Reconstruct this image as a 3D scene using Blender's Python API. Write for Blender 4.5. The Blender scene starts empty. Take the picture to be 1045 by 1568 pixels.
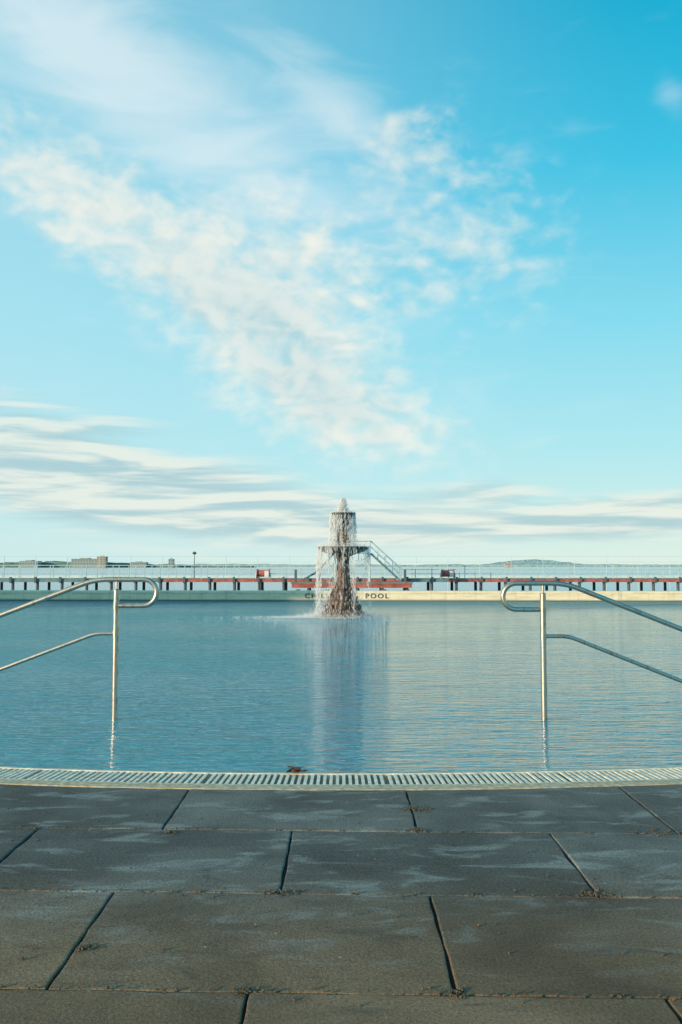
import bpy, math, random
from mathutils import Vector, Matrix, noise as mnoise
random.seed(7)
S=bpy.context.scene
def lin(r,g,b):
    f=lambda c:(c/255/12.92) if c/255<=.04045 else ((c/255+.055)/1.055)**2.4
    return (f(r),f(g),f(b),1)
# ---------------------------------------------------------------- helpers
class NT:
    def __init__(s,nt): s.nt=nt
    def new(s,t,**k):
        n=s.nt.nodes.new(t)
        for a,b in k.items(): setattr(n,a,b)
        return n
    def put(s,sock,v):
        if isinstance(v,bpy.types.NodeSocket): s.nt.links.new(v,sock)
        elif v is not None: sock.default_value=v
    def m(s,op,a,b=None,c=None,clamp=False):
        n=s.new('ShaderNodeMath',operation=op); n.use_clamp=clamp
        s.put(n.inputs[0],a)
        if b is not None: s.put(n.inputs[1],b)
        if c is not None: s.put(n.inputs[2],c)
        return n.outputs[0]
    def mr(s,v,a,b,c=0.,d=1.,smooth=True):
        n=s.new('ShaderNodeMapRange'); n.interpolation_type='SMOOTHSTEP' if smooth else 'LINEAR'
        s.put(n.inputs[0],v)
        for i,x in enumerate((a,b,c,d)): s.put(n.inputs[i+1],x)
        return n.outputs[0]
    def mix(s,f,a,b,bt='MIX'):
        n=s.new('ShaderNodeMix',data_type='RGBA',blend_type=bt)
        s.put(n.inputs[0],f); s.put(n.inputs[6],a); s.put(n.inputs[7],b)
        return n.outputs[2]
    def noise(s,vec,scale,detail=4,rough=.5,dist=0.):
        n=s.new('ShaderNodeTexNoise'); s.put(n.inputs['Vector'],vec)
        s.put(n.inputs['Scale'],scale); s.put(n.inputs['Detail'],detail)
        s.put(n.inputs['Roughness'],rough); s.put(n.inputs['Distortion'],dist)
        return n.outputs[0]
    def comb(s,x,y,z):
        n=s.new('ShaderNodeCombineXYZ')
        s.put(n.inputs[0],x);s.put(n.inputs[1],y);s.put(n.inputs[2],z); return n.outputs[0]
    def sep(s,v):
        n=s.new('ShaderNodeSeparateXYZ'); s.put(n.inputs[0],v); return n.outputs
    def mapping(s,v,sc=(1,1,1),rot=(0,0,0),loc=(0,0,0)):
        n=s.new('ShaderNodeMapping'); s.put(n.inputs[0],v)
        n.inputs['Scale'].default_value=sc;n.inputs['Rotation'].default_value=rot;n.inputs['Location'].default_value=loc
        return n.outputs[0]
    def ramp(s,f,stops):
        n=s.new('ShaderNodeValToRGB'); e=n.color_ramp.elements
        while len(e)<len(stops): e.new(.5)
        for i,(p,c) in enumerate(stops): e[i].position=p; e[i].color=c
        s.put(n.inputs[0],f); return n.outputs[0]
    def pos(s): return s.new('ShaderNodeNewGeometry').outputs['Position']
    def bump(s,h,strength,dist,normal=None):
        n=s.new('ShaderNodeBump'); s.put(n.inputs['Height'],h)
        n.inputs['Strength'].default_value=strength; n.inputs['Distance'].default_value=dist
        if normal is not None: s.put(n.inputs['Normal'],normal)
        return n.outputs[0]
def material(name,col=(.5,.5,.5,1),rough=.6,metal=0.,var=.25,nscale=6.,bump=0.,fn=None,spec=.5):
    M=bpy.data.materials.new(name); M.use_nodes=True
    t=NT(M.node_tree); P=M.node_tree.nodes['Principled BSDF']
    P.inputs['Roughness'].default_value=rough; P.inputs['Metallic'].default_value=metal
    P.inputs['Specular IOR Level'].default_value=spec
    if fn: fn(t,P); return M
    n=t.noise(t.pos(),nscale,6,.6)
    f=t.mr(n,.3,.7,1-var,1+var*.6)
    c=t.mix(1.,col,t.comb(f,f,f),'MULTIPLY'); t.put(P.inputs['Base Color'],c)
    t.put(P.inputs['Roughness'],t.mr(n,.3,.7,rough*.8,min(1,rough*1.2)))
    if bump: t.put(P.inputs['Normal'],t.bump(n,bump,.02))
    return M
class MB:
    def __init__(s): s.v=[];s.f=[];s.mi=[]
    def add(s,vs,fs,mi=0):
        o=len(s.v); s.v+=[tuple(v) for v in vs]
        s.f+=[tuple(i+o for i in f) for f in fs]; s.mi+=[mi]*len(fs)
    def box(s,x0,x1,y0,y1,z0,z1,mi=0,M=None):
        vs=[Vector((x,y,z)) for z in(z0,z1) for y in(y0,y1) for x in(x0,x1)]
        if M: vs=[M@v for v in vs]
        s.add(vs,[(0,2,3,1),(4,5,7,6),(0,1,5,4),(2,6,7,3),(0,4,6,2),(1,3,7,5)],mi)
    def tube(s,pts,r,n=10,mi=0,cap=True):
        pts=[Vector(p) for p in pts]; vs=[];N=len(pts)
        rr=r if isinstance(r,(list,tuple)) else [r]*N
        up=None
        for i,p in enumerate(pts):
            t=(pts[min(i+1,N-1)]-pts[max(i-1,0)]).normalized()
            if up is None:
                up=Vector((0,1,0)) if abs(t.y)<.9 else Vector((1,0,0))
            a=(up-t*up.dot(t)).normalized(); up=a; b=t.cross(a)
            for k in range(n):
                w=2*math.pi*k/n; vs.append(p+(a*math.cos(w)+b*math.sin(w))*rr[i])
        fs=[]
        for i in range(N-1):
            for k in range(n):
                fs.append((i*n+k,i*n+(k+1)%n,(i+1)*n+(k+1)%n,(i+1)*n+k))
        if cap: fs+= [tuple(range(n))[::-1],tuple((N-1)*n+k for k in range(n))]
        s.add(vs,fs,mi)
    def lathe(s,prof,c=(0,0),n=32,mi=0,wob=0.,rot=0.):
        vs=[]
        for (r,z) in prof:
            for k in range(n):
                w=2*math.pi*k/n+rot
                q=r*(1+wob*mnoise.noise(Vector((math.cos(w)*3,math.sin(w)*3,z*6))))
                vs.append((c[0]+q*math.cos(w),c[1]+q*math.sin(w),z))
        fs=[]
        for i in range(len(prof)-1):
            for k in range(n): fs.append((i*n+k,i*n+(k+1)%n,(i+1)*n+(k+1)%n,(i+1)*n+k))
        fs+=[tuple(range(n))[::-1],tuple((len(prof)-1)*n+k for k in range(n))]
        s.add(vs,fs,mi)
    def drop(s,p,L,w,d=(0,0,1),mi=0):
        p=Vector(p);d=Vector(d).normalized();a=d.orthogonal().normalized();b=d.cross(a)
        s.add([p+d*L/2,p-d*L/2,p+a*w,p+b*w,p-a*w,p-b*w],
              [(0,2,3),(0,3,4),(0,4,5),(0,5,2),(1,3,2),(1,4,3),(1,5,4),(1,2,5)],mi)
    def obj(s,name,mats,smooth=False,parent=None,bevel=0):
        me=bpy.data.meshes.new(name); me.from_pydata(s.v,[],s.f)
        if not isinstance(mats,list): mats=[mats]
        for m in mats: me.materials.append(m)
        me.polygons.foreach_set('material_index',s.mi)
        me.update(); o=bpy.data.objects.new(name,me); S.collection.objects.link(o)
        if smooth:
            me.polygons.foreach_set('use_smooth',[True]*len(me.polygons))
            try: me.set_sharp_from_angle(angle=math.radians(40))
            except Exception: pass
        if bevel:
            b=o.modifiers.new('b','BEVEL'); b.width=bevel; b.segments=2
        if parent: o.parent=parent
        return o
def empty(name,loc=(0,0,0)):
    e=bpy.data.objects.new(name,None); S.collection.objects.link(e); e.empty_display_size=.3
    return e
def fillet(pts,r,n=6):
    pts=[Vector(p) for p in pts]; out=[pts[0]]
    for i in range(1,len(pts)-1):
        a,b,c=pts[i-1],pts[i],pts[i+1]
        u=(a-b);v=(c-b); d=min(r,u.length*.45,v.length*.45)
        p=b+u.normalized()*d; q=b+v.normalized()*d
        for k in range(n+1):
            t=k/n; out.append((1-t)**2*p+2*t*(1-t)*b+t*t*q)
    out.append(pts[-1]); return out

# ---------------------------------------------------------------- world / light
SUN_EL=math.radians(11); SUN_AZ=math.radians(235)   # clockwise from +Y
W=bpy.data.worlds.new("World"); S.world=W; W.use_nodes=True
t=NT(W.node_tree); W.node_tree.nodes.clear()
sky=t.new('ShaderNodeTexSky',sky_type='NISHITA'); sky.sun_disc=False
sky.sun_elevation=SUN_EL; sky.sun_rotation=SUN_AZ
dirv=t.new('ShaderNodeTexCoord').outputs['Generated']
x,y,z=t.sep(dirv)[:3]
az=t.m('MULTIPLY',t.m('ARCTAN2',x,y),180/math.pi)
el=t.m('MULTIPLY',t.m('ARCSINE',z),180/math.pi)
base=t.ramp(t.m('MAXIMUM',z,0.),[(0,lin(228,245,234)),(.05,lin(208,240,237)),(.12,lin(180,235,242)),(.25,lin(136,222,242)),(.40,lin(60,197,231)),(.54,lin(0,172,212)),(1,lin(0,110,170))])
fl=t.mr(az,22.,-24.,0.,.54)
base=t.mix(fl,base,lin(196,236,245))
nis=t.mix(1.,sky.outputs[0],(.09,.12,.125,1),'MULTIPLY')
base=t.mix(.06,base,nis)
def blob(ca,ce,s1,s2,ang,amp):
    a=math.radians(ang);c,s_=math.cos(a),math.sin(a)
    da=t.m('SUBTRACT',az,ca);de=t.m('SUBTRACT',el,ce)
    u=t.m('ADD',t.m('MULTIPLY',da,c/s1),t.m('MULTIPLY',de,s_/s1))
    v=t.m('ADD',t.m('MULTIPLY',da,-s_/s2),t.m('MULTIPLY',de,c/s2))
    q=t.m('ADD',t.m('MULTIPLY',u,u),t.m('MULTIPLY',v,v))
    return t.m('MULTIPLY',t.m('EXPONENT',t.m('MULTIPLY',q,-1.)),amp)
def total(l):
    r=l[0]
    for q in l[1:]: r=t.m('ADD',r,q)
    return r
P2=t.comb(az,el,0.)
# puffy field
RT=(0,0,math.radians(24))
n1=t.noise(t.mapping(P2,(.27,.42,1),RT),1.15,7,.50,.35)
n1b=t.noise(t.mapping(P2,(.27,.42,1),RT,(.12,.20,0)),1.15,3,.5,.35)
n1c=t.noise(t.mapping(P2,(.7,1.15,1),RT),1.,3,.45,.3)
covA=total([blob(-11,18.4,12.5,3.5,-33,.74),blob(-3.5,15.0,7.5,5.2,-45,.60),blob(-2,19.5,8,3.4,-20,.28),blob(-20,22.5,7,2.2,-20,.45),
            blob(8,20.5,8.5,6,-20,.44),blob(1.5,9.0,8,2.6,-15,.66),blob(3.5,25.3,3.5,1.5,20,.42)])
nn=t.m('ADD',t.m('MULTIPLY',t.m('SUBTRACT',n1,.5),1.5),t.m('MULTIPLY',t.m('SUBTRACT',n1c,.5),.9))
sumA=t.m('ADD',covA,nn)
dA=t.mr(sumA,.10,1.20)
dA=t.m('MULTIPLY',dA,t.mr(covA,.03,.42))
# wispy
n2=t.noise(t.mapping(P2,(.10,.34,1),(0,0,math.radians(38))),1.1,5,.5,.8)
covB=total([blob(-17,29.5,13,4.0,-28,.95),blob(-1,28.0,9,2.2,-38,.6),blob(20.5,26.3,1.6,1.1,-50,.7),blob(-6,24.5,12,4,-25,.45),blob(2,15,13,7,-30,.28)])
dB=t.m('MULTIPLY',t.mr(t.m('ADD',covB,t.m('MULTIPLY',t.m('SUBTRACT',n2,.5),1.5)),.1,1.3),.88)
# layered low cloud
n3=t.noise(t.mapping(P2,(.075,.75,1),(0,0,math.radians(3))),1.25,6,.55,.5)
n3b=t.noise(t.mapping(P2,(.075,.75,1),(0,0,math.radians(3)),(.0,.45,0)),1.25,4,.5,.5)
covC=total([blob(-19,6.4,13,3.8,-12,1.1),blob(-6,3.8,13,2.2,-6,.85),blob(9,4.6,4.2,.9,3,.85),blob(20,3.4,9,1.4,4,.95),blob(8,2.4,13,1.2,0,.8)])
dC=t.mr(t.m('ADD',covC,t.m('MULTIPLY',t.m('SUBTRACT',n3,.5),1.8)),.22,1.1)
dC=t.m('MULTIPLY',dC,t.mr(covC,.05,.35))
white=lin(250,246,234); grey=lin(178,210,217); creamy=lin(240,241,228)
shA=t.m('ADD',t.mr(t.m('SUBTRACT',n1b,n1),-.10,.24,0.,.62),t.mr(covA,.6,1.25,0.,.45))
cA=t.mix(t.m('MULTIPLY',shA,t.mr(el,24.,14.,.25,.95),clamp=True),white,grey)
cC=t.mix(t.mr(t.m('SUBTRACT',n3b,n3),-.12,.14,0.,.85),creamy,lin(154,194,205))
col=t.mix(t.m('MULTIPLY',dB,.75),base,lin(232,243,246))
col=t.mix(t.m('MULTIPLY',dA,.84),col,cA)
col=t.mix(t.m('MULTIPLY',dC,.76),col,cC)
bg=t.new('ShaderNodeBackground'); t.put(bg.inputs[0],col); bg.inputs[1].default_value=1.0
out=t.new('ShaderNodeOutputWorld'); W.node_tree.links.new(bg.outputs[0],out.inputs[0])

L=bpy.data.lights.new('sun','SUN'); L.energy=4.6; L.angle=math.radians(.5); L.color=(1,.78,.52)
sun=bpy.data.objects.new('sun',L); S.collection.objects.link(sun)
d=Vector((math.sin(SUN_AZ)*math.cos(SUN_EL),math.cos(SUN_AZ)*math.cos(SUN_EL),math.sin(SUN_EL)))
sun.rotation_euler=d.to_track_quat('Z','Y').to_euler()
S.view_settings.view_transform='Standard'; S.view_settings.look='None'; S.view_settings.exposure=0

# ---------------------------------------------------------------- camera
cam=bpy.data.cameras.new('camera'); co=bpy.data.objects.new('camera',cam); S.collection.objects.link(co)
co.location=(0,0,1.2); co.rotation_euler=(math.radians(93.39),0,0)
cam.sensor_width=36; cam.lens=32.14; cam.clip_end=20000; S.camera=co

# ---------------------------------------------------------------- materials
def m_slab(t,P):
    p=t.pos(); X,Y,Z=t.sep(p)[:3]
    big=t.noise(p,1.1,5,.6,.4); med=t.noise(t.mapping(p,(1.2,3.2,1)),2.2,6,.62,.6)
    fine=t.noise(p,95,4,.75); grain=t.noise(p,260,2,.7)
    rnd=t.new('ShaderNodeAttribute',attribute_name='tone').outputs['Fac']
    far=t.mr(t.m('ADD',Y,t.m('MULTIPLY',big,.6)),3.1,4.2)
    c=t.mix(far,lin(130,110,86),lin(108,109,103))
    f=t.mr(big,.3,.72,.62,1.25); c=t.mix(1.,c,t.comb(f,f,f),'MULTIPLY')
    c=t.mix(1.,c,t.comb(rnd,rnd,rnd),'MULTIPLY')
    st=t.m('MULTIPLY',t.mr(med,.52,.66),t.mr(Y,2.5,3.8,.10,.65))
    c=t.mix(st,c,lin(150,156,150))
    dk=t.mr(t.noise(t.mapping(p,(1,2,1),(0,0,.4)),3.1,7,.65,1.),.52,.70,0.,.5)
    c=t.mix(dk,c,lin(74,72,66))
    g=t.m('ADD',t.mr(fine,.3,.7,.66,1.34),t.mr(grain,.60,.75,0.,1.1))
    c=t.mix(1.,c,t.comb(g,g,g),'MULTIPLY')
    sp=t.new('ShaderNodeTexVoronoi'); t.put(sp.inputs['Vector'],p); sp.inputs['Scale'].default_value=14
    spk=t.mr(sp.outputs['Distance'],.05,.09,.8,0.)
    ok=t.m('GREATER_THAN',t.sep(sp.outputs['Color'])[0],.90)
    c=t.mix(t.m('MULTIPLY',spk,ok),c,lin(180,178,168))
    t.put(P.inputs['Base Color'],c)
    P.inputs['Roughness'].default_value=.9; P.inputs['Specular IOR Level'].default_value=.2
    b=t.bump(t.m('ADD',t.m('MULTIPLY',fine,1.),t.m('MULTIPLY',grain,.5)),.85,.006)
    b=t.bump(med,.2,.02,b)
    t.put(P.inputs['Normal'],b)
slabM=material('weathered_concrete',fn=m_slab)
groutM=material('joint_dirt',(.035,.03,.024,1),.95,bump=.6,nscale=60,spec=.1)
copM=material('coping_concrete',lin(200,184,152),.85,nscale=25,bump=.4,var=.35,spec=.2)
grateM=material('grate_plastic',lin(230,224,204),.5,nscale=18,var=.3)
blackM=material('channel_dark',(.012,.014,.014,1),.9)
def m_water(t,P):
    p=t.pos(); X,Y,Z=t.sep(p)[:3]
    a=t.noise(t.mapping(p,(.5,2.0,1),(0,0,.05)),1.6,3,.5,.5)
    b=t.noise(t.mapping(p,(.8,4.6,1),(0,0,-.10)),2.6,3,.55,.6)
    c=t.noise(t.mapping(p,(2.2,8.5,1),(0,0,.12)),3.0,2,.5,.3)
    big=t.noise(t.mapping(p,(.12,.3,1)),1.,2,.5)
    h=t.m('ADD',t.m('MULTIPLY',a,1.0),t.m('ADD',t.m('MULTIPLY',b,1.1),t.m('MULTIPLY',c,.5)))
    amp=t.mr(big,.35,.7,.5,1.3)
    h=t.m('MULTIPLY',h,amp)
    t.put(P.inputs['Normal'],t.bump(h,1.,.062))
    col=t.mix(t.mr(big,.3,.7),lin(58,138,154),lin(76,158,174))
    t.put(P.inputs['Base Color'],col)
    P.inputs['Roughness'].default_value=.03; P.inputs['IOR'].default_value=1.33
poolM=material('pool_water_surface',fn=m_water)
def m_bay(t,P):
    p=t.pos()
    h=t.noise(t.mapping(p,(.5,1.5,1)),1.2,5,.6)
    t.put(P.inputs['Normal'],t.bump(h,.6,.1))
    P.inputs['Base Color'].default_value=lin(70,135,148); P.inputs['Roughness'].default_value=.12
bayM=material('bay_water_surface',fn=m_bay)
def m_steel(t,P):
    p=t.pos(); n=t.noise(t.mapping(p,(30,30,12)),1.,5,.65)
    t.put(P.inputs['Base Color'],t.mix(t.mr(n,.45,.75),(.60,.54,.45,1),(.30,.23,.16,1)))
    t.put(P.inputs['Roughness'],t.mr(n,.3,.7,.30,.5)); P.inputs['Metallic'].default_value=1.
steelM=material('brushed_steel',fn=m_steel)
def m_wet(t,P):
    p=t.pos(); n=t.noise(t.mapping(p,(9,9,5)),1.,6,.7); n2=t.noise(t.mapping(p,(26,26,5)),1.,4,.6)
    c=t.mix(t.mr(n,.35,.65),lin(50,38,32),lin(112,84,66))
    c=t.mix(t.mr(n2,.58,.74,0.,.7),c,lin(215,188,160))
    t.put(P.inputs['Base Color'],c); P.inputs['Roughness'].default_value=.35
    t.put(P.inputs['Normal'],t.bump(n,.8,.03))
wetM=material('wet_stone',fn=m_wet)
bowlM=material('dark_wet_bowl',lin(84,82,72),.3,nscale=12,var=.5,bump=.3)
def m_spray(t,P):
    P.inputs['Base Color'].default_value=(.95,.95,.94,1)
    n=t.noise(t.pos(),8,2); t.put(P.inputs['Roughness'],t.mr(n,.3,.7,.15,.4))
    # backlit drops pass light through
    nt=t.nt; tr=t.new('ShaderNodeBsdfTranslucent'); tr.inputs[0].default_value=(.95,.95,.95,1)
    mx=t.new('ShaderNodeMixShader'); mx.inputs[0].default_value=.4
    o=[n_ for n_ in nt.nodes if n_.type=='OUTPUT_MATERIAL'][0]
    nt.links.new(P.outputs[0],mx.inputs[1]); nt.links.new(tr.outputs[0],mx.inputs[2]); nt.links.new(mx.outputs[0],o.inputs[0])
sprayM=material('white_water',fn=m_spray)
def m_wall(t,P):
    p=t.pos(); X,Y,Z=t.sep(p)[:3]
    n=t.noise(t.mapping(p,(.8,.8,5)),2.,6,.6); s=t.noise(t.mapping(p,(6,6,.6)),1.,4,.6)
    c=t.mix(t.mr(n,.4,.75,0.,.6),lin(240,226,194),lin(196,180,150))
    c=t.mix(t.mr(s,.5,.75,0.,.45),c,lin(160,150,128))
    c=t.mix(t.mr(Z,.03,-.04),c,lin(95,110,100))
    t.put(P.inputs['Base Color'],c); P.inputs['Roughness'].default_value=.8
wallM=material('cream_painted_concrete',fn=m_wall)
letM=material('dark_paint',(.03,.035,.04,1),.6)
redM=material('red_paint',lin(180,96,84),.6,nscale=3,var=.35)  # boardwalk colours from here are paled to stand in for distance haze
blueM=material('blue_grey_paint',lin(102,134,144),.6,nscale=3)
pileM=material('dark_timber',lin(88,100,106),.85,nscale=4)
deckM=material('grey_timber',lin(130,128,118),.85,nscale=3)
railM=material('pale_metal',lin(176,204,208),.45,nscale=3,var=.15)
netM=material('galvanised_mesh',lin(200,222,222),.6,nscale=3,var=.1)  # haze over the far fence is painted in as a paler colour
whiteM=material('white_paint',(.78,.78,.76,1),.45,var=.1)
leafM=material('brown_leaf',lin(110,62,32),.7,nscale=40)
seabedM=material('sand',lin(120,112,90),.95)

# ---------------------------------------------------------------- ground + waters
def edge(x):
    a=abs(x); k=.16/4
    return 5.42+(k*a*a if a<4 else k*16+2*k*4*(a-4))
g=MB(); g.add([(-9000,-9000,-3),(9000,-9000,-3),(9000,9000,-3),(-9000,9000,-3)],[(0,1,2,3)]); g.obj('ground',seabedM)
b=MB(); b.add([(-9000,30,-1.0),(9000,30,-1.0),(9000,9000,-1.0),(-9000,9000,-1.0)],[(0,1,2,3)]); b.obj('bay_water',bayM)
def wallY(x): return 32.9-.045*x
xs=[i*.25 for i in range(-160,161)]
p=MB(); vs=[];fs=[]
for i,xx in enumerate(xs):
    vs+=[(xx,edge(xx)-.03,-.06),(xx,wallY(xx)+.1,-.06)]
    if i: fs.append((2*i-2,2*i,2*i+1,2*i-1))
p.add(vs,fs); p.obj('pool_water',poolM)

# promenade: bed of joint dirt + slabs
d=MB(); vs=[];fs=[]
for i,xx in enumerate(xs):
    y1=edge(xx)-.35
    vs+=[(xx,-60,-.014),(xx,y1,-.014)]
    if i: fs.append((2*i-2,2*i,2*i+1,2*i-1))
d.add(vs,fs)
pav=empty('stone_paving')
d.obj('joint_bed',groutM,parent=pav)
sl=MB(); tones=[]
def jit(px,py,s,a=.0042):
    return mnoise.noise(Vector((px*9+s,py*9,s*1.7)))*a*1.6
rows=[4.232,3.43,2.65,1.87,1.09,.31,-.47,-1.25,-2.03,-2.81]
offs=[.348-1.165*.0,-.224,.325,-.262,.32,-.24,.3,-.2,.33,-.3]
K=-.034
def rowtop(r,xx):
    return (edge(xx)-.435) if r==0 else rows[r-1]+K*xx
def emit(poly,tone,sd):
    n=len(poly); zz=random.uniform(-.0025,.0015); tx=random.uniform(-.0012,.0012); ty=random.uniform(-.0015,.0015)
    cx=sum(q[0] for q in poly)/n; cy=sum(q[1] for q in poly)/n
    def ring(inset,z):
        r=[]
        for (a,b_) in poly:
            v=Vector((cx-a,cy-b_)); v=v.normalized()*inset
            r.append((a+v.x,b_+v.y,z+zz+tx*(a-cx)+ty*(b_-cy)))
        return r
    vs=ring(0,-.05)+ring(0,-.006)+ring(.004,-.0006)+ring(.010,0)
    fs=[]
    for k in range(3):
        for i in range(n):
            j=(i+1)%n; fs.append((k*n+i,k*n+j,(k+1)*n+j,(k+1)*n+i))
    fs.append(tuple(3*n+i for i in range(n)))
    before=len(sl.f); sl.add(vs,fs); tones.extend([tone]*(len(sl.f)-before))
gap=.0038
for r in range(len(rows)):
    for k in range(-14,15):
        xa=offs[r]+k*1.165; xb=xa+1.165
        sd=random.random()*50
        N=40; poly=[]
        for i in range(N+1):
            xx=xa+gap+(xb-xa-2*gap)*i/N; poly.append((xx,rows[r]+K*xx+gap+jit(xx,1,sd)))
        yb0=rows[r]+K*xb+gap; yb1=rowtop(r,xb)-gap
        for i in range(1,16):
            yy=yb0+(yb1-yb0)*i/16; poly.append((xb-gap+jit(yy,2,sd)-.0*yy,yy))
        for i in range(N+1):
            xx=xb-gap-(xb-xa-2*gap)*i/N; poly.append((xx,rowtop(r,xx)-gap+jit(xx,3,sd)))
        ya0=rows[r]+K*xa+gap; ya1=rowtop(r,xa)-gap
        for i in range(1,16):
            yy=ya1-(ya1-ya0)*i/16; poly.append((xa+gap+jit(yy,4,sd),yy))
        emit(poly,random.uniform(.78,1.18),sd)
so=sl.obj('slabs',slabM,parent=pav)
at=so.data.attributes.new('tone','FLOAT','FACE'); at.data.foreach_set('value',tones)
# far part of promenade behind the camera
bk=MB(); bk.box(-40,40,-60,-3.0,-.3,-.004); bk.obj('promenade',slabM)
# dirt and chips in the joints
dr=MB()
def clump(cx,cy,n,rad):
    for i in range(n):
        a=random.gauss(0,rad);b_=random.gauss(0,rad*.55); s_=random.uniform(.002,.007)
        dr.drop((cx+a,cy+b_,.001+s_*.4),s_*2,s_,(random.random(),random.random(),random.random()))
for (cx,cy,n,rd) in [(-.80,2.95,30,.02),(-.225,3.44,40,.03),(.31,2.65,45,.03),(.93,3.42,60,.04),(1.45,4.2,60,.06),(-.28,2.65,20,.02),(.35,4.24,30,.03),(-.77,4.2,20,.02),(-1.4,4.25,20,.02),(.36,4.6,60,.05)]:
    clump(cx,cy,n,rd)
for i in range(420):
    r=random.randrange(4); xx=random.uniform(-2.2,2.2); clump(xx,rows[r]+K*xx,1,.012)
for i in range(160):
    clump(random.uniform(-2,2),random.uniform(2.3,4.9),1,.02)
dr.obj('gravel_debris',material('grit',lin(96,84,66),.95,nscale=50,var=.5))

# overflow channel with grate
gr=empty('drain_grate')
def strip(name,o0,o1,z0,z1,mat,seg=.25,jz=0):
    m=MB(); vs=[];fs=[]
    for i,xx in enumerate(xs):
        a=edge(xx)+o0;b_=edge(xx)+o1
        vs+=[(xx,a,z0),(xx,a,z1),(xx,b_,z1),(xx,b_,z0)]
        if i:
            o=4*i
            fs+=[(o-4,o,o+1,o-3),(o-3,o+1,o+2,o-2),(o-2,o+2,o+3,o-1)]
    m.add(vs,fs); return m.obj(name,mat,parent=gr)
strip('channel_floor',-.34,-.03,-.2,-.10,blackM)
strip('coping',-.43,-.325,-.2,.002,copM)
strip('pool_lip',-.035,.0,-.4,-.004,copM)
strip('frame_front',-.324,-.312,-.09,.001,grateM)
strip('frame_back',-.048,-.036,-.09,.0,grateM)
m=MB(); xx=-14.
i=0
while xx<14:
    k=.16/2*max(-4,min(4,xx)); M=Matrix.Translation((xx,edge(xx)-.18,0))@Matrix.Rotation(math.atan(k)*1.0,4,'Z')
    dz=random.uniform(-.0015,.0015)
    m.box(-.0088,.0088,-.130,.130,-.012,-.003+dz,0,M); xx+=.036; i+=1
    if i%28==0: xx+=.012
m.obj('bars',grateM,parent=gr)
# fallen leaves
lf=MB()
for i in range(16):
    c=Vector((-.255+random.gauss(0,.03),5.38+random.gauss(0,.018),.012+random.random()*.02))
    s_=random.uniform(.012,.028); R=Matrix.Rotation(random.random()*6,3,'Z')@Matrix.Rotation(random.uniform(-.8,.8),3,'X')
    lf.add([c+R@Vector(q)*s_ for q in [(-1.5,0,0),(-.6,.6,.2),(.5,.6,.1),(1.5,0,.3),(.5,-.6,.2),(-.6,-.6,.1)]],[(0,1,2,3,4,5)])
lf.obj('fallen_leaves',leafM)

# ---------------------------------------------------------------- handrails
def handrail(s,px,ztop,xk,x2,z2,xl,zl,xk2,z22,lo,Y=7.6):
    m=MB(); r=.021
    R=.108; zc=ztop-R
    xi=px-s*lo
    pts=[(px+s*.01,Y,ztop-2*R),(xi,Y,ztop-2*R)]
    for k in range(1,15):
        a=-math.pi/2-math.pi*k/15
        pts.append((xi+s*R*math.cos(a) ,Y,zc+R*math.sin(a)))
    top=[(xi,Y,ztop),(xk,Y,ztop),(x2,Y,z2)]
    top=fillet(top,.12,8)
    pts=pts+[tuple(q) for q in top]
    m.tube(pts,r,14)
    low=fillet([(px,Y,zl),(xl,Y,zl),(xk2,Y,z22)],.06,6)
    m.tube(low,.0165,12)
    m.tube([(px,Y,-1.2),(px,Y,ztop-.085)],.0245,16)
    m.tube([(px,Y,ztop-.085),(px,Y,ztop-.078)],[.0245,.017],16)
    m.tube([(px,Y,ztop-.09),(px,Y,ztop-.015)],.009,10)
    m.tube([(x2,Y,-1.2),(x2,Y,z2+.0)],.024,16)
    m.tube([(px,Y,zl-.026),(px,Y,zl+.026)],.0275,16)
    m.tube([(px,Y,ztop-2*R-.03),(px,Y,ztop-2*R+.03)],.0275,16)
    return m.obj('handrail',steelM,smooth=True)
handrail(-1,-1.860,1.090,-2.04,-4.10,.305,-2.03,.645,-4.08,-.13,.225)
handrail(1,1.672,1.058,1.86,3.95,.23,1.88,.622,3.95,-.20,.222)

# ---------------------------------------------------------------- fountain
F=empty('fountain'); fx,fy=.05,22.75
m=MB()
m.lathe([(.50,-1.2),(.50,.12),(.47,.16),(.42,.17),(.42,.33),(.39,.37),(.345,.38),(.345,.52),(.32,.57),(.25,.60),(.22,.68),(.20,.72),(.19,.9),(.165,1.2),(.16,1.36),(.2,1.46)],(fx,fy),8,wob=.04,rot=math.pi/8)
for k in range(8):   # stepped buttresses round the base
    a=k*math.pi/4
    M=Matrix.Translation((fx,fy,0))@Matrix.Rotation(a,4,'Z')
    m.box(.2,.53,-.085,.085,-.4,.08,0,M); m.box(.2,.455,-.075,.075,.08,.26,0,M); m.box(.16,.375,-.065,.065,.262,.46,0,M)
    m.box(.12,.27,-.05,.05,.462,.66,0,M)
m.lathe([(.17,1.6),(.16,1.75),(.145,2.0),(.145,2.3),(.18,2.42)],(fx,fy),16,wob=.05)
m.obj('pedestal',wetM,parent=F,bevel=.012)
m=MB()
m.lathe([(.17,1.44),(.36,1.51),(.56,1.57),(.615,1.62),(.625,1.68),(.60,1.685),(.54,1.64),(.14,1.62)],(fx,fy),40)
m.lathe([(.13,2.36),(.24,2.42),(.30,2.47),(.31,2.52),(.28,2.525),(.10,2.50)],(fx,fy),32)
m.obj('bowls',bowlM,smooth=True,parent=F)
m=MB()
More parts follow.
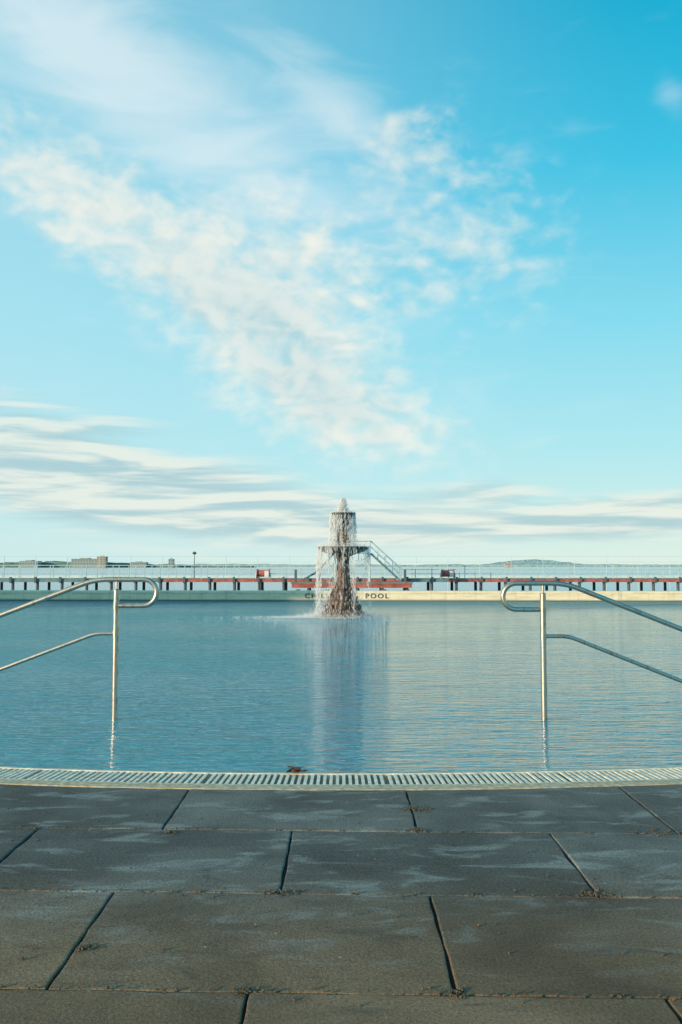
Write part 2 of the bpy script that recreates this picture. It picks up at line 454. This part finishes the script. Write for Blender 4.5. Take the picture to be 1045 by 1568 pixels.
def fall(r0,z0,z1,n,spread,out,L=(.05,.20),w=(.002,.006),strong=None):
    strands=strong or [random.random()*2*math.pi for _ in range(int(n/40)+6)]
    for i in range(n):
        a=random.choice(strands)+random.gauss(0,.035) if random.random()<.8 else random.random()*2*math.pi
        u=random.random()**.8; z_=z0+(z1-z0)*u
        r=r0+out*math.sqrt(u)*.6+random.gauss(0,spread*(.2+u))
        m.drop((fx+r*math.cos(a),fy+r*math.sin(a),z_),random.uniform(*L)*(1.1-.6*u),random.uniform(*w),(random.gauss(0,.02),random.gauss(0,.02),1))
fall(.63,1.66,.0,1700,.03,.05,w=(.002,.0055),strong=[math.pi+random.gauss(0,.5) for _ in range(9)]+[random.random()*6.28 for _ in range(12)])
fall(.62,1.72,1.15,1500,.035,.04,w=(.003,.007))
fall(.30,2.51,1.66,1700,.025,.03,w=(.003,.0065))
fall(.29,2.53,2.1,1100,.03,.02,w=(.003,.007))
fall(.19,2.5,1.7,700,.02,.0,w=(.003,.006))
fall(.22,1.5,.3,600,.05,.1)
fall(.40,.6,.0,700,.08,.12)
for i in range(4600):   # jet at the top
    u=random.random(); r=abs(random.gauss(0,.085*(1-u*.75)))+.0; a=random.random()*6.283
    m.drop((fx+r*math.cos(a)*1.15,fy+r*math.sin(a),2.50+.40*u),random.uniform(.015,.05),random.uniform(.004,.010))
for i in range(900):
    a=random.random()*6.283; r=random.uniform(.05,.3)
    m.drop((fx+r*math.cos(a),fy+r*math.sin(a),2.52+random.random()*.05*(1-r)),.02,.008)
for i in range(2200):   # churned water in lower bowl, splashing over
    a=random.random()*6.283; r=random.uniform(.15,.70)
    m.drop((fx+r*math.cos(a),fy+r*math.sin(a),1.67+random.expovariate(22)),.02,.006)
m.obj('falling_water',sprayM,parent=F)
m=MB()
for i in range(9000):
    a=random.random()*6.283; r=.5+random.expovariate(5)
    if random.random()<.35:
        X=fx-.5-random.expovariate(1.9); Y=fy+random.gauss(-.1,.25)
    else: X=fx+r*math.cos(a); Y=fy+r*math.sin(a)
    near=max(0,1-abs(math.hypot(X-fx,Y-fy)-.6)*1.6)
    m.drop((X,Y,-.058+random.expovariate(1/(.008+.05*near))),random.uniform(.008,.025),random.uniform(.003,.008),(random.gauss(0,.6),random.gauss(0,.6),1))
m.obj('splash',sprayM,parent=F)

# ---------------------------------------------------------------- pool wall with lettering
w=MB(); vs=[];fs=[]
wx=[-46+i*1.0 for i in range(93)]
prof=[(0,-1.6),(0,.225),(-.025,.23),(-.025,.295),(.0,.315),(.55,.315),(.55,-1.6)]
for i,xx in enumerate(wx):
    for (dy,zz) in prof: vs.append((xx,wallY(xx)+dy,zz))
    if i:
        for k in range(len(prof)-1):
            o=i*7+k; fs.append((o-7,o,o+1,o-6))
w.add(vs,fs); PW=empty('pool_wall'); w.obj('wall',wallM,parent=PW)
for sx in (-46,46):
    w=MB(); w.box(sx-.3,sx+.3,4,wallY(sx),-1.6,.31); w.obj('side_wall',wallM,parent=PW)
cu=bpy.data.curves.new('lettering','FONT'); cu.body="CHILDREN'S  POOL"; cu.size=.235; cu.extrude=.004; cu.align_x='CENTER'; cu.align_y='CENTER'
cu.space_character=1.3; cu.space_word=1.4; cu.offset=.004
to=bpy.data.objects.new('tmp',cu); S.collection.objects.link(to)
bpy.context.view_layer.update()
me=bpy.data.meshes.new_from_object(to.evaluated_get(bpy.context.evaluated_depsgraph_get()))
wd=max(v.co.x for v in me.vertices)-min(v.co.x for v in me.vertices)
bpy.data.objects.remove(to)
lo=bpy.data.objects.new('lettering',me); S.collection.objects.link(lo); me.materials.clear(); me.materials.append(letM)
lo.scale=(3.0/wd,1,1); lo.rotation_euler=(math.radians(90),0,math.atan(-.045)); lo.location=(.20,wallY(.2)-.008,.125); lo.parent=PW

# unseen building added at left to shade the left part of the wall
pv=MB(); 
pv.box(-62,-37.4,8,14.5,-1,8.6,0); pv.box(-62.5,-37.0,7.5,15.0,8.6,9.0,1)
for k in range(9):
    pv.box(-60.5+k*2.5,-59.2+k*2.5,7.94,8.02,1,3,2); pv.box(-60.5+k*2.5,-59.2+k*2.5,14.48,14.56,1,3,2)
pv.box(-37.44,-37.36,9,10.2,0,2.3,2); pv.box(-37.44,-37.36,11.2,13.4,1,2.4,2)
pv.obj('shadow_caster_building',[wallM,redM,blackM])

# ---------------------------------------------------------------- boardwalk, railing
B=empty('boardwalk'); BY=60.
m=MB(); m.box(-90,90,BY,BY+3,.30,.385); m.obj('deck',deckM,parent=B)
m=MB()
def fas(a,b_,mi): m.box(a,b_,BY-.06,BY,.16,.37,mi)
fas(-90,-11.7,1); fas(-11.69,4.6,0); fas(4.61,7.0,1); fas(7.01,90,0)
m.obj('fascia',[redM,blueM],parent=B)
m=MB(); q=-88.
while q<88:
    for yy in (BY+.3,BY+2.7): m.tube([(q,yy,-3),(q,yy,.3)],.10,8)
    m.box(q-.07,q+.07,BY-.18,BY-.061,.10,.50); q+=1.62
m.obj('piles',pileM,parent=B)
m=MB(); q=-88.
while q<88:
    for yy in (BY+.1,BY+2.9):
        m.box(q-.025,q+.025,yy-.025,yy+.025,.385,1.22)
    q+=1.08
for yy in (BY+.1,BY+2.9):
    m.tube([(-90,yy,1.25),(90,yy,1.25)],.030,6)
    m.tube([(-90,yy,.98),(90,yy,.98)],.018,6)
    m.tube([(-90,yy,.70),(90,yy,.70)],.018,6)
m.obj('railing',railM,parent=B)
# tall thin net fence on outer walkway
m=MB(); NY=78.
q=-80.
while q<80:
    m.tube([(q,NY,-3),(q,NY,2.05)],.022,6); q+=2.7
for zz in (2.03,1.55): m.tube([(-80,NY,zz),(80,NY,zz)],.011,5)
m.box(-90,90,NY-.2,NY+1.2,.1,.42)
m.obj('shark_net_fence',netM)
# lamps
def lamp(X,Y,h):
    m=MB(); m.tube([(X,Y,.38),(X,Y,h)],[.035,.02],8); m.lathe([(.04,h-.02),(.12,h+.02),(.15,h+.08),(.09,h+.15),(.03,h+.18)],(X,Y),14)
    m.obj('street_lamp',pileM)
lamp(-9.85,61.5,2.0)
# rope reels
def reel(X):
    R=empty('rope_reel'); Y=59.7-.9+1.3
    m=MB()
    def ring(x0,x1,r):
        vs=[];fs=[];n=20
        for xq in(x0,x1):
            for k in range(n):
                a=2*math.pi*k/n; vs.append((xq,Y+r*math.cos(a),.385+.34+r*math.sin(a)))
        fs=[(k,(k+1)%n,n+(k+1)%n,n+k) for k in range(n)]+[tuple(range(n))[::-1],tuple(range(n,2*n))]
        m.add(vs,fs)
    ring(X-.42,X-.38,.3); ring(X+.38,X+.42,.3); ring(X-.38,X+.38,.22)
    m.obj('drum',redM,parent=R)
    f=MB()
    for sx in(-.47,.47):
        f.tube([(X+sx,Y-.3,.385),(X+sx,Y,.74),(X+sx,Y+.3,.385)],.03,6)
    f.tube([(X-.5,Y,.725),(X+.5,Y,.725)],.03,6); f.box(X+.1,X+.37,Y-.26,Y+.2,.5,.9)
    f.obj('frame',whiteM,parent=R)
reel(-5.1); reel(7.0)

# ---------------------------------------------------------------- diving tower on pontoon
T=empty('diving_tower'); TY=55.
m=MB(); m.box(-2.95,4.25,TY-.1,TY+3,-.10,.14,0); m.box(-3.0,4.3,TY-.15,TY+3.05,.141,.24,1)
for q in (-2.6,-.8,1,2.6,4.0): m.tube([(q,TY+.3,-3),(q,TY+.3,-.2)],.13,8,2)
m.obj('pontoon',[redM,deckM,pileM],parent=T)
m=MB()
for q in (-2.72,3.85):
    m.box(q-.07,q+.07,TY-.0,TY+.2,.24,1.0)
m.obj('bollards',pileM,parent=T)
m=MB()
for xx in(-.35,1.75):
    for yy in(TY+.6,TY+1.9): m.tube([(xx,yy,.24),(xx,yy,2.75)],.045,8)
m.box(-.45,1.85,TY+.5,TY+2.0,1.97,2.06)
for yy in(TY+.55,TY+1.95):
    for zz in(2.4,2.73): m.tube([(-.4,yy,zz),(1.8,yy,zz)],.025,6)
    m.tube([(-.35,yy,.3),(1.75,yy,1.9)],.02,6)
    m.tube([(.7,yy,2.05),(.7,yy,2.73)],.025,6)
# stair to the right
for yy in(TY+.7,TY+1.6):
    a=Vector((1.8,yy,2.0)); e=Vector((3.65,yy,.28))
    m.tube([a,e],.055,6,1); m.tube([a+Vector((0,0,.75)),e+Vector((0,0,.8)),e],.028,6); m.tube([a+Vector((0,0,.4)),e+Vector((0,0,.42))],.02,6)
    for k in range(1,4):
        q=a.lerp(e,k/4); m.tube([q,q+Vector((0,0,.77))],.02,6)
for k in range(9):
    q=a.lerp(e,(k+.5)/9); m.box(q.x-.12,q.x+.12,TY+.7,TY+1.6,q.z-.02,q.z+.02)
m.obj('tower_frame',[railM,blueM],smooth=False,parent=T)
# slide to the left
m=MB(); a=Vector((-.4,TY+1.2,1.98)); e=Vector((-2.1,TY+1.2,.32))
ps=[a,a.lerp(e,.35)+Vector((0,0,-.12)),a.lerp(e,.7)+Vector((0,0,-.12)),e+Vector((-.25,0,-.02))]
for off in(-.28,.28):
    m.tube([q+Vector((0,off,.08)) for q in ps],.06,8)
for i in range(3):
    p0,p1=ps[i],ps[i+1]
    m.add([p0+Vector((0,-.28,0)),p1+Vector((0,-.28,0)),p1+Vector((0,.28,0)),p0+Vector((0,.28,0))],[(0,1,2,3)])
m.tube([(-1.3,TY+1.2,.26),(-1.3,TY+1.2,1.05)],.05,8)
m.obj('slide',blueM,parent=T)

# ---------------------------------------------------------------- far shore
def shore(name,x0,x1,D,hf,col,step):  # col has aerial haze painted in: paler, bluer land
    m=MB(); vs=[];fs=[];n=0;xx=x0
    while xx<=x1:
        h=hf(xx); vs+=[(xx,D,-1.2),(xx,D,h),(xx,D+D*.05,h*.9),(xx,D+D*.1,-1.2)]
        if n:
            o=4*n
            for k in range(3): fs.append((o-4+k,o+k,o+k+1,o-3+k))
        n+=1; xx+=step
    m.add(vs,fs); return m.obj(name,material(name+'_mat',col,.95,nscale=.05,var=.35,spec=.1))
N=lambda a,b=0:mnoise.noise(Vector((a,b,3.3)))
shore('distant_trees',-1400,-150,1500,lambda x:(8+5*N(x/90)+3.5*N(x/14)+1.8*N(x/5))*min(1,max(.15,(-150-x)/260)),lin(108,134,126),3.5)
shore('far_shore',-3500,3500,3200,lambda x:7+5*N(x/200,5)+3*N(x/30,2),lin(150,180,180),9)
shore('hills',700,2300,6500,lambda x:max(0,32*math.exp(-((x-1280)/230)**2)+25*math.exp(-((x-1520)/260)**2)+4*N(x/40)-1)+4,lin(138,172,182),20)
def bld(X,D,w_,h,dep,floors,cols,mat,base=2):
    m=MB(); m.box(X-w_/2,X+w_/2,D,D+dep,-1,h,0); m.box(X-w_*.2,X+w_*.15,D+2,D+dep-2,h,h+2,0)
    m.box(X-w_/2-.4,X+w_/2+.4,D-.4,D+dep+.4,h,h+.6,0)
    for r in range(floors):
        for c in range(cols):
            cx=X-w_/2+(c+.5)*w_/cols; cz=base+(r+.5)*(h-base)/floors
            m.box(cx-w_/cols*.3,cx+w_/cols*.3,D-.15,D+.05,cz-(h-base)/floors*.28,cz+(h-base)/floors*.28,1)
    m.obj('apartment_building',[mat,winM])
winM=material('window_glass',(.16,.20,.22,1),.3)
bm1=material('pinkish_render',lin(184,168,154),.9); bm2=material('grey_render',lin(156,168,165),.9)  # skyline haze is mixed into these wall colours
bld(-415,1480,42,12.5,20,4,9,bm2); bld(-385,1470,14,16,14,5,3,bm1); bld(-505,1480,30,9,20,3,7,bm2); bld(-275,1480,8,12,10,4,2,bm2)
bld(-330,1490,26,7,15,2,7,bm2); bld(275,1500,12,5,12,2,3,bm1)
